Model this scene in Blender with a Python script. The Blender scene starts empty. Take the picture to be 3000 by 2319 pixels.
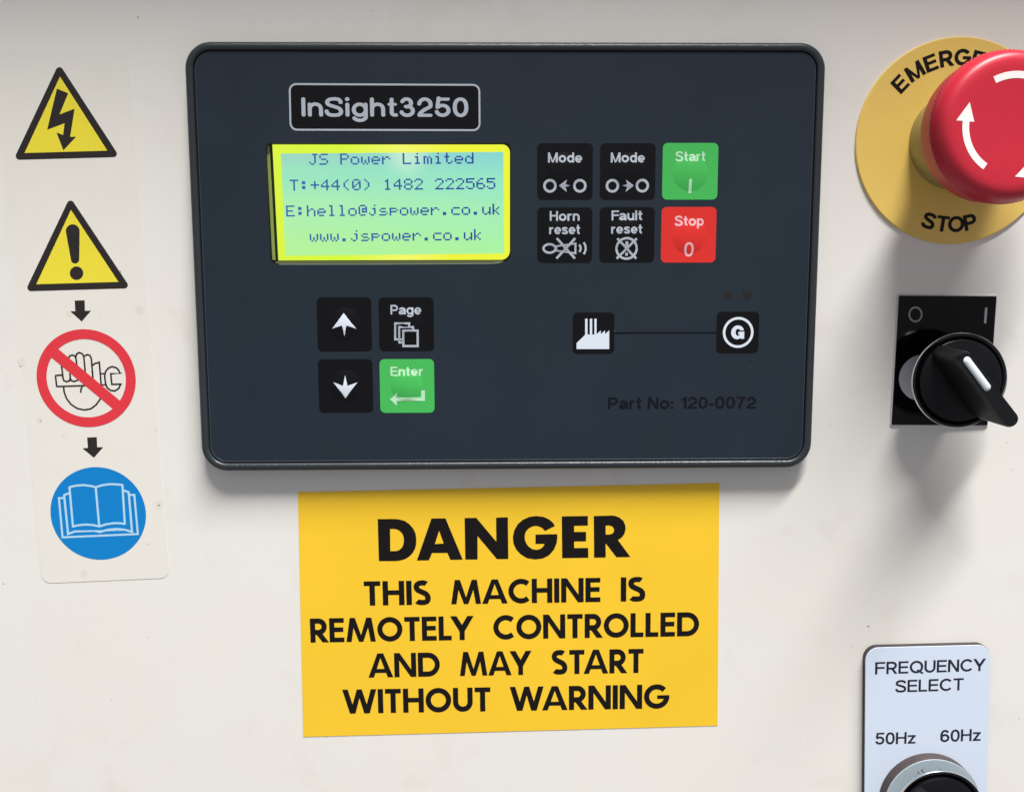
import bpy, bmesh, math, random
from mathutils import Vector, Matrix
from mathutils.geometry import delaunay_2d_cdt
random.seed(7)
S = bpy.context.scene
COL = S.collection
MM = 0.001
Z0 = 1.25           # height of the panel's reference point above the floor, m
# panel frame, in mm: u to the right, v up, n out of the panel towards the viewer
def W3(u, v, n): return Vector((u * MM, -n * MM, Z0 + v * MM))

# ------------------------------------------------------------------ camera
F, CX, CY, D = 2800.0, 1500.0, 1159.5, 287.18
YAW, PITCH, ROLL = -0.01765, -0.1249, -0.00236
RC = (Matrix.Rotation(YAW, 3, 'Y') @ Matrix.Rotation(PITCH, 3, 'X') @ Matrix.Rotation(ROLL, 3, 'Z'))
TOW = Matrix(((1, 0, 0), (0, 0, -1), (0, 1, 0)))       # (u,v,n) -> world axes
cam_d = bpy.data.cameras.new('camera'); cam_d.sensor_width = 36.0; cam_d.lens = 36.0 * F / 3000.0
cam_d.clip_start = 0.005; cam_d.clip_end = 60
cam = bpy.data.objects.new('camera', cam_d); COL.objects.link(cam)
cam.matrix_world = Matrix.Translation(W3(0, 0, D)) @ (TOW @ RC).to_4x4()
S.camera = cam
# ------------------------------------------------------------------ light: the room and one long lamp fitting overhead
wd = bpy.data.worlds.new('World'); S.world = wd; wd.use_nodes = True
wd.node_tree.nodes['Background'].inputs[0].default_value = (0.93, 0.93, 1.0, 1)
wd.node_tree.nodes['Background'].inputs[1].default_value = 0.33
def area(name, u, v, n, su, sv, power, col, tgt=(0, 0, 0)):
    l = bpy.data.lights.new(name, 'AREA'); l.shape = 'RECTANGLE'; l.size = su * MM; l.size_y = sv * MM
    l.energy = power; l.color = col
    o = bpy.data.objects.new(name, l); COL.objects.link(o); o.location = W3(u, v, n)
    o.rotation_euler = (W3(*tgt) - o.location).to_track_quat('-Z', 'Y').to_euler()
    return o
area('ceiling_strip_lamp', 590, 2050, 760, 1750, 205, 162.0, (1.0, 0.980, 0.958))
S.view_settings.view_transform = 'Standard'; S.view_settings.look = 'None'
S.view_settings.exposure = 0.0; S.view_settings.gamma = 1.0

# ------------------------------------------------------------------ where a measured point lies on a plane n = const
ZM = {'S': (0, 0, 1), 'A': (0, 0, 1.875), 'B': (0, 850, 1.875), 'T': (500, 80, 2.058), 'U': (1500, 80, 2.059),
      'L': (740, 380, 2.73), 'K': (1550, 390, 3.7655), 'V': (500, 800, 2.184), 'X': (1500, 800, 2.184),
      'D': (850, 1400, 1.68), 'E': (2450, 80, 2.344), 'R': (2500, 800, 2.814), 'Q': (2650, 940, 5.274),
      'F': (2450, 1819, 3.376), 'G': (2600, 2150, 5.46), 'H': (100, 950, 5.445), 'J': (140, 1360, 6.03),
      'M': (1090, 1490, 5.46), 'N': (1480, 1490, 5.46), 'W': (2060, 910, 10.92)}
def P(z, x, y, n=0.0):
    ox, oy, s = ZM[z]; px = ox + x / s; py = oy + y / s
    d = RC @ Vector(((px - CX) / F, -(py - CY) / F, -1.0)); t = (n - D) / d.z
    return (d.x * t, d.y * t)

def rad(z, x, y, r, n=0.0):
    # true radius of a circle that measures r around (x, y)
    a = P(z, x - r, y, n); b = P(z, x + r, y, n); c = P(z, x, y - r, n); d = P(z, x, y + r, n)
    return (math.hypot(b[0] - a[0], b[1] - a[1]) + math.hypot(d[0] - c[0], d[1] - c[1])) / 4
# ------------------------------------------------------------------ materials
def lin(c):
    r = []
    for x in c:
        x /= 255.0
        r.append(x / 12.92 if x <= 0.04045 else ((x + 0.055) / 1.055) ** 2.4)
    return r
def mat(name, rgb, rough=0.5, spec=0.5, metal=0.0, var=0.0, vscale=60.0, bump=0.0, bscale=2500.0, coat=0.0, lum=1.0,
        rvar=0.0, sheen=0.0):
    m = bpy.data.materials.new(name); m.use_nodes = True; nt = m.node_tree; b = nt.nodes['Principled BSDF']
    c = [x * lum for x in lin(rgb)] + [1]
    b.inputs['Base Color'].default_value = c; b.inputs['Roughness'].default_value = rough
    b.inputs['Specular IOR Level'].default_value = spec; b.inputs['Metallic'].default_value = metal
    b.inputs['Coat Weight'].default_value = coat
    tc = nt.nodes.new('ShaderNodeNewGeometry')
    def noise(sc, det=4):
        n = nt.nodes.new('ShaderNodeTexNoise'); n.inputs['Scale'].default_value = sc; n.inputs['Detail'].default_value = det
        nt.links.new(tc.outputs['Position'], n.inputs['Vector']); return n
    if var:
        n = noise(vscale); r = nt.nodes.new('ShaderNodeMapRange')
        r.inputs['From Min'].default_value = .3; r.inputs['From Max'].default_value = .7
        r.inputs['To Min'].default_value = 1 - var; r.inputs['To Max'].default_value = 1 + var
        nt.links.new(n.outputs['Fac'], r.inputs['Value'])
        mx = nt.nodes.new('ShaderNodeVectorMath'); mx.operation = 'SCALE'; mx.inputs[0].default_value = c[:3]
        nt.links.new(r.outputs['Result'], mx.inputs['Scale']); nt.links.new(mx.outputs[0], b.inputs['Base Color'])
    if rvar:
        n = noise(vscale * 2.3); r = nt.nodes.new('ShaderNodeMapRange')
        r.inputs['To Min'].default_value = max(.02, rough - rvar); r.inputs['To Max'].default_value = rough + rvar
        nt.links.new(n.outputs['Fac'], r.inputs['Value']); nt.links.new(r.outputs['Result'], b.inputs['Roughness'])
    if bump:
        n = noise(bscale, 2); bp = nt.nodes.new('ShaderNodeBump'); bp.inputs['Strength'].default_value = bump
        bp.inputs['Distance'].default_value = 0.0001
        nt.links.new(n.outputs['Fac'], bp.inputs['Height']); nt.links.new(bp.outputs['Normal'], b.inputs['Normal'])
    return m

# painted sheet steel: orange peel, faint mottling, rub marks and a scatter of dust specks
def paint_mat():
    m = mat('cream_paint', (229, 227, 221), rough=0.42, spec=0.35, bump=0.10, bscale=900)
    nt = m.node_tree; b = nt.nodes['Principled BSDF']; N = nt.nodes.new; Lk = nt.links.new
    g = N('ShaderNodeNewGeometry')
    def nz(scale, det=5, rg=.55, dist=0):
        n = N('ShaderNodeTexNoise'); n.inputs['Scale'].default_value = scale; n.inputs['Detail'].default_value = det
        n.inputs['Roughness'].default_value = rg; n.inputs['Distortion'].default_value = dist
        Lk(g.outputs['Position'], n.inputs['Vector']); return n
    a = nz(14, 4); r = N('ShaderNodeValToRGB'); r.color_ramp.elements[0].position = .35; r.color_ramp.elements[1].position = .68
    r.color_ramp.elements[0].color = (*lin((229, 227, 221)), 1); r.color_ramp.elements[1].color = (*lin((230, 227, 218)), 1)
    Lk(a.outputs['Fac'], r.inputs['Fac'])
    # faint greasy marks
    c = nz(38, 6, .6, .8); r2 = N('ShaderNodeValToRGB'); r2.color_ramp.elements[0].position = .56; r2.color_ramp.elements[1].position = .75
    r2.color_ramp.elements[0].color = (1, 1, 1, 1); r2.color_ramp.elements[1].color = (.94, .935, .92, 1)
    Lk(c.outputs['Fac'], r2.inputs['Fac'])
    mx = N('ShaderNodeMix'); mx.data_type = 'RGBA'; mx.blend_type = 'MULTIPLY'; mx.inputs['Factor'].default_value = 1
    Lk(r.outputs['Color'], mx.inputs[6]); Lk(r2.outputs['Color'], mx.inputs[7])
    # dust specks
    v = N('ShaderNodeTexVoronoi'); v.inputs['Scale'].default_value = 36; v.inputs['Randomness'].default_value = 1
    Lk(g.outputs['Position'], v.inputs['Vector'])
    lt = N('ShaderNodeMapRange'); lt.inputs['From Min'].default_value = .010; lt.inputs['From Max'].default_value = .022
    lt.inputs['To Min'].default_value = 1; lt.inputs['To Max'].default_value = 0
    Lk(v.outputs['Distance'], lt.inputs['Value'])
    sep = N('ShaderNodeSeparateColor'); Lk(v.outputs['Color'], sep.inputs[0])
    gt = N('ShaderNodeMath'); gt.operation = 'GREATER_THAN'; gt.inputs[1].default_value = .97; Lk(sep.outputs[0], gt.inputs[0])
    ml = N('ShaderNodeMath'); ml.operation = 'MULTIPLY'; Lk(lt.outputs['Result'], ml.inputs[0]); Lk(gt.outputs[0], ml.inputs[1])
    m2 = N('ShaderNodeMath'); m2.operation = 'MULTIPLY'; m2.inputs[1].default_value = .6; Lk(ml.outputs[0], m2.inputs[0])
    mx2 = N('ShaderNodeMix'); mx2.data_type = 'RGBA'; Lk(m2.outputs[0], mx2.inputs['Factor'])
    Lk(mx.outputs[2], mx2.inputs[6]); mx2.inputs[7].default_value = (.16, .14, .12, 1)
    Lk(mx2.outputs[2], b.inputs['Base Color'])
    return m
M = {}
M['paint'] = paint_mat()
M['bezel'] = mat('textured_charcoal_plastic', (46, 53, 57), rough=.34, spec=.48, bump=.9, bscale=2600, lum=.85)
M['overlay'] = mat('navy_membrane', (36, 49, 61), rough=.42, spec=.32, bump=.06, bscale=5000, var=.06, vscale=30, lum=.74, rvar=.07)
M['key'] = mat('black_membrane', (20, 20, 26), rough=.40, spec=.22, bump=.05, bscale=5000, lum=.45)
M['green'] = mat('green_print', (70, 186, 88), rough=.40, spec=.35, lum=.95)
M['red'] = mat('red_print', (222, 48, 42), rough=.40, spec=.35, lum=.95)
M['print_w'] = mat('grey_white_print', (174, 182, 191), rough=.45, spec=.3, var=.03, vscale=300)
M['print_ww'] = mat('bright_white_print', (214, 224, 235), rough=.45, spec=.3)
M['print_g'] = mat('pale_green_print', (180, 226, 186), rough=.45, spec=.3)
M['print_r'] = mat('pale_pink_print', (236, 178, 184), rough=.45, spec=.3)
M['navy'] = mat('dark_navy_print', (17, 21, 33), rough=.45, spec=.22, lum=.6)
M['led'] = mat('smoked_indicator', (46, 45, 46), rough=.5, spec=.2, lum=.7)
M['groove'] = mat('dark_groove', (20, 24, 30), rough=.6, spec=.3)  # darker tone for the bezel groove
M['yellow'] = mat('yellow_vinyl', (250, 204, 48), rough=.38, spec=.35, var=.03, vscale=26, bump=.12, bscale=260, lum=.94, rvar=.06)
M['ink'] = mat('black_ink', (24, 18, 18), rough=.42, spec=.25, lum=.7)
M['label'] = mat('cream_clear_label', (229, 226, 216), rough=.36, spec=.4, var=.012, vscale=90, bump=.05, bscale=500)
M['tri_y'] = mat('hazard_yellow', (236, 220, 60), rough=.36, spec=.4, var=.02, vscale=60)
M['tri_k'] = mat('hazard_black', (42, 36, 35), rough=.36, spec=.4)
M['sgn_r'] = mat('sign_red', (222, 56, 66), rough=.36, spec=.4)
M['sgn_b'] = mat('sign_blue', (0, 126, 200), rough=.36, spec=.4, var=.02, vscale=60)
M['sgn_lb'] = mat('sign_pale_blue', (176, 214, 236), rough=.36, spec=.4)
M['leg_y'] = mat('legend_yellow_plastic', (232, 198, 104), rough=.42, spec=.4, var=.03, vscale=60, bump=.08, bscale=300)
M['collar'] = mat('dull_olive_metal', (160, 150, 100), rough=.42, spec=.4, metal=.25, var=.05, vscale=120)
M['estop'] = mat('red_mushroom_plastic', (206, 44, 62), rough=.36, spec=.35, lum=.82, bump=.05, bscale=1500, var=.02, vscale=80)
M['estop_u'] = mat('red_skirt_plastic', (196, 44, 40), rough=.45, spec=.4)
M['arrow_w'] = mat('white_arrow_inlay', (238, 232, 228), rough=.45, spec=.4)
M['gloss_k'] = mat('gloss_black_plate', (7, 6, 9), rough=.10, spec=.22, rvar=.04, vscale=80)
M['holder'] = mat('pale_grey_holder', (200, 198, 200), rough=.45, spec=.4)
M['knob'] = mat('satin_black_plastic', (11, 12, 16), rough=.36, spec=.24, bump=.10, bscale=2200, rvar=.08, vscale=150)
M['knob2'] = mat('matt_black_lever', (15, 17, 20), rough=.42, spec=.28, bump=.14, bscale=2000, rvar=.08, vscale=150)
M['bevel'] = mat('gloss_black_bevel', (9, 9, 12), rough=.09, spec=.5)
M['chrome'] = mat('chrome', (215, 215, 220), rough=.07, metal=1.0)
M['mark_w'] = mat('white_marker_inlay', (214, 222, 224), rough=.35, spec=.5)
M['mark_g'] = mat('grey_engraving', (150, 152, 154), rough=.5, spec=.3)
M['disc_g'] = mat('grey_gloss_disc', (150, 154, 160), rough=.25, spec=.5)
M['tag'] = mat('silver_white_tag', (208, 220, 236), rough=.28, spec=.5, bump=.03, bscale=400)
M['tag_k'] = mat('tag_dark_core', (60, 54, 56), rough=.55, spec=.3)
M['tag_i'] = mat('tag_engraving', (34, 35, 48), rough=.5, spec=.3)
M['gasket'] = mat('brown_black_gasket', (66, 57, 56), rough=.5, spec=.35, var=.15, vscale=400)
M['ring_g'] = mat('pale_grey_ring', (162, 176, 184), rough=.35, spec=.5)
M['speck'] = mat('dark_paint_chip', (92, 84, 76), rough=.7, spec=.2)
M['smudge'] = mat('dull_smudge', (221, 218, 205), rough=.5, spec=.3)
M['lip'] = mat('olive_window_edge', (92, 100, 70), rough=.35, spec=.4)
M['well'] = mat('dark_window_well', (26, 26, 22), rough=.5, spec=.3)
M['ridge'] = mat('pale_ridge_plastic', (60, 68, 76), rough=.28, spec=.5)  # ridge in a paler, glossier tone than the bezel

def emis(name, build):
    m = bpy.data.materials.new(name); m.use_nodes = True; nt = m.node_tree
    for n in list(nt.nodes): nt.nodes.remove(n)
    o = nt.nodes.new('ShaderNodeOutputMaterial'); e = nt.nodes.new('ShaderNodeEmission'); nt.links.new(e.outputs[0], o.inputs[0])
    build(nt, e); return m
def grad_uv(nt, u0, u1, v0, v1):
    g = nt.nodes.new('ShaderNodeNewGeometry'); s = nt.nodes.new('ShaderNodeSeparateXYZ'); nt.links.new(g.outputs['Position'], s.inputs[0])
    a = nt.nodes.new('ShaderNodeMapRange'); a.inputs['From Min'].default_value = u0 * MM; a.inputs['From Max'].default_value = u1 * MM
    b = nt.nodes.new('ShaderNodeMapRange'); b.inputs['From Min'].default_value = Z0 + v0 * MM; b.inputs['From Max'].default_value = Z0 + v1 * MM
    nt.links.new(s.outputs[0], a.inputs['Value']); nt.links.new(s.outputs[2], b.inputs['Value'])
    return a.outputs[0], b.outputs[0]

# ------------------------------------------------------------------ objects
def put(o, parent=None):
    COL.objects.link(o)
    if parent is not None: o.parent = parent
    return o
ORG = {}
def thing(name, label, cat, u, v, group=None):
    o = bpy.data.objects.new(name, None); o.empty_display_size = .01; o.location = W3(u, v, 0)
    o['label'] = label; o['category'] = cat
    if group: o['group'] = group
    put(o); ORG[o.name] = W3(u, v, 0); return o
def mk(name, verts, faces, m, parent=None, smooth=False, label=None):
    """verts in (u, v, n) mm of the panel frame"""
    org = ORG[parent.name] if parent is not None else Vector((0, 0, 0))
    me = bpy.data.meshes.new(name)
    me.from_pydata([tuple(W3(*p) - org) for p in verts], [], faces)
    ms = m if isinstance(m, (list, tuple)) else [m]
    for x in ms: me.materials.append(x)
    bm = bmesh.new(); bm.from_mesh(me); bmesh.ops.recalc_face_normals(bm, faces=bm.faces)
    # open print sheets must face the viewer
    bm.normal_update()
    if all(abs(f.normal.y) > .97 for f in bm.faces) and sum(f.normal.y * f.calc_area() for f in bm.faces) > 0:
        bmesh.ops.reverse_faces(bm, faces=bm.faces)
    bm.to_mesh(me); bm.free()
    if smooth:
        for p in me.polygons: p.use_smooth = True
        try: me.set_sharp_from_angle(angle=math.radians(40))
        except Exception: pass
    o = bpy.data.objects.new(name, me); put(o, parent); ORG[o.name] = org
    if label: o['label'] = label
    return o

# ---- flat outline helpers (all in mm, panel axes unless said otherwise)
def rrect(cu, cv, w, h, r, seg=8):
    pts = []
    for (sx, sy, a0) in ((1, 1, 0), (-1, 1, 90), (-1, -1, 180), (1, -1, 270)):
        for i in range(seg + 1):
            a = math.radians(a0 + 90 * i / seg)
            pts.append((cu + sx * (w / 2 - r) + r * math.cos(a), cv + sy * (h / 2 - r) + r * math.sin(a)))
    return pts
def rpoly(pts, r, seg=6):
    """polygon with rounded corners"""
    out = []; n = len(pts)
    for i in range(n):
        p = Vector(pts[i]); a = (Vector(pts[i - 1]) - p).normalized(); b = (Vector(pts[(i + 1) % n]) - p).normalized()
        rr = r[i] if isinstance(r, (list, tuple)) else r
        if rr <= 0: out.append(tuple(p)); continue
        half = a.angle(b) / 2; t = rr / math.tan(half); c = p + (a + b).normalized() * (rr / math.sin(half))
        s = p + a * t - c; e = p + b * t - c
        a0 = math.atan2(s.y, s.x); a1 = math.atan2(e.y, e.x); d = (a1 - a0 + math.pi) % (2 * math.pi) - math.pi
        for k in range(seg + 1):
            q = a0 + d * k / seg; out.append((c.x + rr * math.cos(q), c.y + rr * math.sin(q)))
    return out
def circ(cu, cv, r, n=64, a0=0.0): return [(cu + r * math.cos(a0 + 2 * math.pi * i / n), cv + r * math.sin(a0 + 2 * math.pi * i / n)) for i in range(n)]
def loft(name, rings, m, parent, cap0=True, cap1=True, smooth=True, label=None):
    """rings: list of (list of 2-D points, n) of equal count; or list of lists of 3-D points"""
    V = []; Fc = []; k = None
    for ring in rings:
        if isinstance(ring, tuple): pts = [(p[0], p[1], ring[1]) for p in ring[0]]
        else: pts = ring
        k = len(pts); V += pts
    for i in range(len(rings) - 1):
        for j in range(k):
            a = i * k + j; b = i * k + (j + 1) % k
            Fc.append((a, b, b + k, a + k))
    if cap0: Fc.append(tuple(range(k))[::-1])
    if cap1: Fc.append(tuple(range((len(rings) - 1) * k, len(rings) * k)))
    return mk(name, V, Fc, m, parent, smooth, label)

# ---- strokes -> polygons
def hull(pts):
    q = sorted(set(pts)); lo = []; up = []
    def x3(a, b, c): return (b[0] - a[0]) * (c[1] - a[1]) - (b[1] - a[1]) * (c[0] - a[0])
    for p in q:
        while len(lo) > 1 and x3(lo[-2], lo[-1], p) <= 0: lo.pop()
        lo.append(p)
    for p in reversed(q):
        while len(up) > 1 and x3(up[-2], up[-1], p) <= 0: up.pop()
        up.append(p)
    return lo[:-1] + up[:-1]
def stroke(pts, w, closed=False, ext=0.0, rnd=False):
    """centre line to a list of quads with mitred joints"""
    P_ = [Vector(p) for p in pts]
    if len(P_) > 1 and (P_[0] - P_[-1]).length < 1e-9 and closed: P_.pop()
    n = len(P_); L = []; R = []; polys = []
    if not closed and ext:
        P_[0] = P_[0] + (P_[0] - P_[1]).normalized() * ext; P_[-1] = P_[-1] + (P_[-1] - P_[-2]).normalized() * ext
    for i in range(n):
        if closed or 0 < i < n - 1:
            d0 = (P_[i] - P_[i - 1]).normalized(); d1 = (P_[(i + 1) % n] - P_[i]).normalized()
            n0 = Vector((-d0.y, d0.x)); n1 = Vector((-d1.y, d1.x)); m = (n0 + n1)
            m = m.normalized() if m.length > 1e-6 else n0
            k = 1 / max(.35, m.dot(n0)); off = m * (w / 2 * k)
        else:
            d = (P_[1] - P_[0]).normalized() if i == 0 else (P_[-1] - P_[-2]).normalized()
            off = Vector((-d.y, d.x)) * w / 2
        L.append(P_[i] + off); R.append(P_[i] - off)
    for i in range(n if closed else n - 1):
        j = (i + 1) % n
        polys.append(hull([tuple(R[i]), tuple(R[j]), tuple(L[j]), tuple(L[i])]))
    if rnd and not closed:
        for p in (P_[0], P_[-1]): polys.append(circ(p.x, p.y, w / 2, 20))
    return polys
def ell(cx, cy, rx, ry, a0, a1, n=None, p=2.0):
    n = n or max(4, int(abs(a1 - a0) / 10)); out = []
    for i in range(n + 1):
        a = math.radians(a0 + (a1 - a0) * i / n); c, s = math.cos(a), math.sin(a)
        out.append((cx + rx * math.copysign(abs(c) ** (2 / p), c), cy + ry * math.copysign(abs(s) ** (2 / p), s)))
    return out
def bez(p0, p1, p2, p3, n=8):
    out = []
    for i in range(n + 1):
        t = i / n; q = 1 - t
        out.append(tuple(q ** 3 * a + 3 * q * q * t * b + 3 * q * t * t * c + t ** 3 * d for a, b, c, d in zip(p0, p1, p2, p3)))
    return out
def area2(p): return sum(p[i - 1][0] * p[i][1] - p[i][0] * p[i - 1][1] for i in range(len(p)))
def union(polys, grid=None):
    """triangulated union of overlapping polygons; grid = spacing of extra inner points"""
    V = []; Fc = []
    for p in polys:
        if abs(area2(p)) < 1e-9: continue
        if area2(p) < 0: p = p[::-1]
        Fc.append(list(range(len(V), len(V) + len(p)))); V += [Vector(q) for q in p]
    if grid:
        x0 = min(v.x for v in V); x1 = max(v.x for v in V); y0 = min(v.y for v in V); y1 = max(v.y for v in V)
        x = x0 + grid / 2
        while x < x1:
            y = y0 + grid / 2
            while y < y1: V.append(Vector((x, y))); y += grid
            x += grid
    r = delaunay_2d_cdt(V, [], Fc, 0, 1e-5)
    return [tuple(v) for v in r[0]], [tuple(f) for f, of in zip(r[2], r[5]) if of]
def flat(name, groups, n, m, parent, label=None, hfun=None, grid=None):
    """printed flat shape(s): each group of polygons is merged on its own; n may follow a surface through hfun"""
    V = []; Fc = []
    for g in groups:
        v, f = union(g, grid); k = len(V)
        for p in v: V.append((p[0], p[1], n + (hfun(p[0], p[1]) if hfun else 0)))
        Fc += [tuple(i + k for i in t) for t in f]
    return mk(name, V, Fc, m, parent, False, label)

# ------------------------------------------------------------------ lettering drawn from strokes
def glyph(ch, st, w):
    """-> polygons (cap height 1) and advance box width.  st: 'h' grotesque, 'f' geometric, 'r' rounded"""
    h = w / 2; R = []; rnd = st == 'r'; fut = st == 'f'
    def s(pts, ww=None, ext=None, closed=False):
        ww = ww or w
        R.extend(stroke(pts, ww, closed, (0 if rnd else (ww / 2 if ext is None else ext)), rnd))
    def curve(pts, closed=False): s(pts, None, 0, closed)
    t = w * .9
    def dg(x0, x1, y0=0.0, y1=1.0, ww=None):       # slanted stem cut level: x0 centre at y0, x1 centre at y1
        ww = ww or w
        if rnd: s([(x0, y0 + h), (x1, y1 - h)]); return
        d = ww / 2 * math.hypot(x1 - x0, y1 - y0) / abs(y1 - y0)
        R.append([(x0 - d, y0), (x0 + d, y0), (x1 + d, y1), (x1 - d, y1)])
    def dgw(dx): return w / 2 * math.hypot(dx, 1)
    x = .725
    if ch == ' ': return [], .4
    if ch in 'EF':
        W = .62 if fut else .72
        s([(h, h), (h, 1 - h)]); s([(h, 1 - t / 2), (W - h, 1 - t / 2)], t); s([(h, .52), (W - h - .03, .52)], t)
        if ch == 'E': s([(h, t / 2), (W - h, t / 2)], t)
        return R, W
    if ch == 'H':
        W = .84 if fut else .80
        s([(h, h), (h, 1 - h)]); s([(W - h, h), (W - h, 1 - h)]); s([(h, .52), (W - h, .52)], t); return R, W
    if ch in 'Il': s([(h, h), (h, 1 - h)]); return R, w
    if ch == 'L': W = .55 if fut else .64; s([(h, h), (h, 1 - h)]); s([(h, t / 2), (W - h, t / 2)], t); return R, W
    if ch == 'T': W = .66 if fut else .76; s([(W / 2, h), (W / 2, 1 - h)]); s([(h, 1 - t / 2), (W - h, 1 - t / 2)], t); return R, W
    if ch == 'D':
        W = .92 if fut else .84; r = min(.5 - h, W - w)
        s([(h, h), (h, 1 - h)]); curve([(h, 1 - h)] + ell(W - h - r, .5, r, .5 - h, 90, -90, 18) + [(h, h)]); return R, W
    if ch in 'PR':
        W = .72 if fut else (.78 if ch == 'R' else .76); yb = .44 if not fut else .42; r = (1 - h - yb) / 2; br = .0 if ch == 'P' else .03
        s([(h, h), (h, 1 - h)]); curve([(h, 1 - h)] + ell(W - h - r - br, (1 - h + yb) / 2, r, r, 90, -90, 12) + [(h, yb)])
        if ch == 'R':
            if fut: dg(W - dgw(.5) + .03, W * .42, 0, yb + h * .3)
            else: dg(W - dgw(.45) + .01, W * .52, 0, yb + .02)
        return R, W
    if ch in 'OQ0':
        W = {'O': 1.04 if fut else .97, 'Q': .97, '0': .68}[ch]
        curve(ell(W / 2, .5, W / 2 - h, .5 - h + .01, 0, 350, 35, 2.0 if ch != '0' else 2.25), True)
        if ch == 'Q': s([(W * .62, .22), (W * .93, .0)], w * .9)
        return R, W
    if ch == 'C':
        W = .88 if fut else .90; rx = (.52 if fut else .485) - h
        curve(ell(rx + h, .5, rx, .5 - h + .01, 48 if fut else 40, 312 if fut else 320, 26)); return R, W
    if ch == 'G':
        W = 1.04 if fut else .95
        if fut:
            curve(ell(W / 2, .5, W / 2 - h, .5 - h + .01, 42, 352, 30))
            R.append([(W * .52, .40 + t * .0), (W - .002, .40), (W - .002, .40 + t * .78), (W * .52, .40 + t * .78)])
        else:
            curve(ell(W / 2, .5, W / 2 - h, .5 - h + .01, 38, 322, 28)); s([(W - h, .24), (W - h, .5 - h)]); s([(W * .60, .47), (W - h, .47)], t)
            curve([ell(W / 2, .5, W / 2 - h, .5 - h, 322, 323, 1)[0], (W - h, .16), (W - h, .3)])
        return R, W
    if ch == 'Z': pass
    if ch in 'Ss':
        H = 1.0 if ch == 'S' else x; W = (.66 if fut else .78) if ch == 'S' else .62
        o = .01; mid = .52 * H
        c = bez((W - h * 1.0 - .015, H * .74), (W - h - .03, H - h), (W * .66, H - h + o), (W * .5, H - h + o))
        c += bez((W * .5, H - h + o), (W * .25, H - h + o), (h, H * .93 - h), (h, H * .735))[1:]
        c += bez((h, H * .735), (h, H * .50), (W - h, H * .56), (W - h, H * .275))[1:]
        c += bez((W - h, H * .275), (W - h, h), (W * .68, h - o), (W * .48, h - o))[1:]
        c += bez((W * .48, h - o), (W * .25, h - o), (h, h + .02), (h - .03, H * .29))[1:]
        if fut: c = c[3:-3]
        curve(c); return R, W
    if ch == 'U': W = .80; r = W / 2 - h; curve([(h, 1)] + ell(W / 2, h + r, r, r, 180, 360, 16) + [(W - h, 1)]); return R, W
    if ch == 'N':
        W = .92 if fut else .80; s([(h, h), (h, 1 - h)]); s([(W - h, h), (W - h, 1 - h)]); d = dgw(.6) * (1.0 if not fut else .95)
        R.append([(0, 1), (2 * d, 1), (W, 0), (W - 2 * d, 0)]); return R, W
    if ch == 'M':
        if fut:
            W = 1.22; k = .16; d = dgw(k); dg(d, d + k); dg(W - d, W - d - k); e = dgw(.35)
            R.append([(k * 1.0, 1), (k + 2 * e * .95, 1), (W / 2 + e * .8, 0), (W / 2 - e * .8, 0)])
            R.append([(W - k, 1), (W - k - 2 * e * .95, 1), (W / 2 - e * .8, 0), (W / 2 + e * .8, 0)])
        else:
            W = .96; s([(h, h), (h, 1 - h)]); s([(W - h, h), (W - h, 1 - h)]); e = dgw(.35) * .9
            R.append([(0, 1), (2 * e, 1), (W / 2 + e * .7, 0), (W / 2 - e * .7, 0)]); R.append([(W, 1), (W - 2 * e, 1), (W / 2 - e * .7, 0), (W / 2 + e * .7, 0)])
        return R, W
    if ch == 'A':
        W = 1.04 if fut else .92; d = dgw(.40); R.append([(0, 0), (2 * d, 0), (W / 2 + d * .6, 1), (W / 2 - d * 1.1, 1)])
        R.append([(W, 0), (W - 2 * d, 0), (W / 2 - d * .6, 1), (W / 2 + d * 1.1, 1)])
        yb = .19; R.append([(.2 * W, yb), (.8 * W, yb), (.73 * W, yb + t * .85), (.27 * W, yb + t * .85)]); return R, W
    if ch == 'Y':
        W = .98 if fut else .92; d = dgw(.75); s([(W / 2, h), (W / 2, .42)])
        R.append([(0, 1), (2 * d, 1), (W / 2 + h, .46), (W / 2 + h, .36), (W / 2 - h, .36)]); R.append([(W, 1), (W - 2 * d, 1), (W / 2 - h, .46), (W / 2 - h, .36), (W / 2 + h, .36)])
        return R, W
    if ch == 'W':
        W = 1.38; d = dgw(.33); a = W * .29
        for m_ in (lambda q: q, lambda q: W - q):
            R.append([(m_(0), 1), (m_(2 * d), 1), (m_(a + d), 0), (m_(a - d), 0)])
            R.append([(m_(a - d), 0), (m_(a + d), 0), (m_(W / 2 + d * .9), 1), (m_(W / 2 - d * .9), 1)])
        return R, W
    if ch == '1': W = .42; s([(W - h, h), (W - h, 1 - h)]); curve([(h * .6, .72), (W - w * .9, .80), (W - h, .97)]); return R, W
    if ch == '2':
        W = .68; ry = .29; c = ell(W / 2, 1 - h - ry + .01, W / 2 - h, ry, 172, -20, 16)
        curve(c + bez(c[-1], (W * .80, .48), (W * .30, .36), (h * 1.15, t * .8), 6)[1:]); s([(h, t / 2), (W - h, t / 2)], t); return R, W
    if ch == '3':
        W = .68; a = (.53 + 1 - h) / 2; b = (.53 + h) / 2
        curve(ell(W * .47, a, W * .42 - h, a - .53 + .01, 160, -90, 16)); curve(ell(W / 2, b, W / 2 - h, .53 - b + .01, 90, -165, 16))
        s([(W * .42, .53), (W * .5, .53)], w, 0); return R, W
    if ch == '5':
        W = .68; s([(W * .25, 1 - t / 2), (W - h - .02, 1 - t / 2)], t); curve([(W * .24, .97), (W * .12 + h * .3, .50)])
        curve(ell(W / 2 - .01, .34, W / 2 - h + .01, .335 - h + .01, 142, -165, 20)); return R, W
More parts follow.
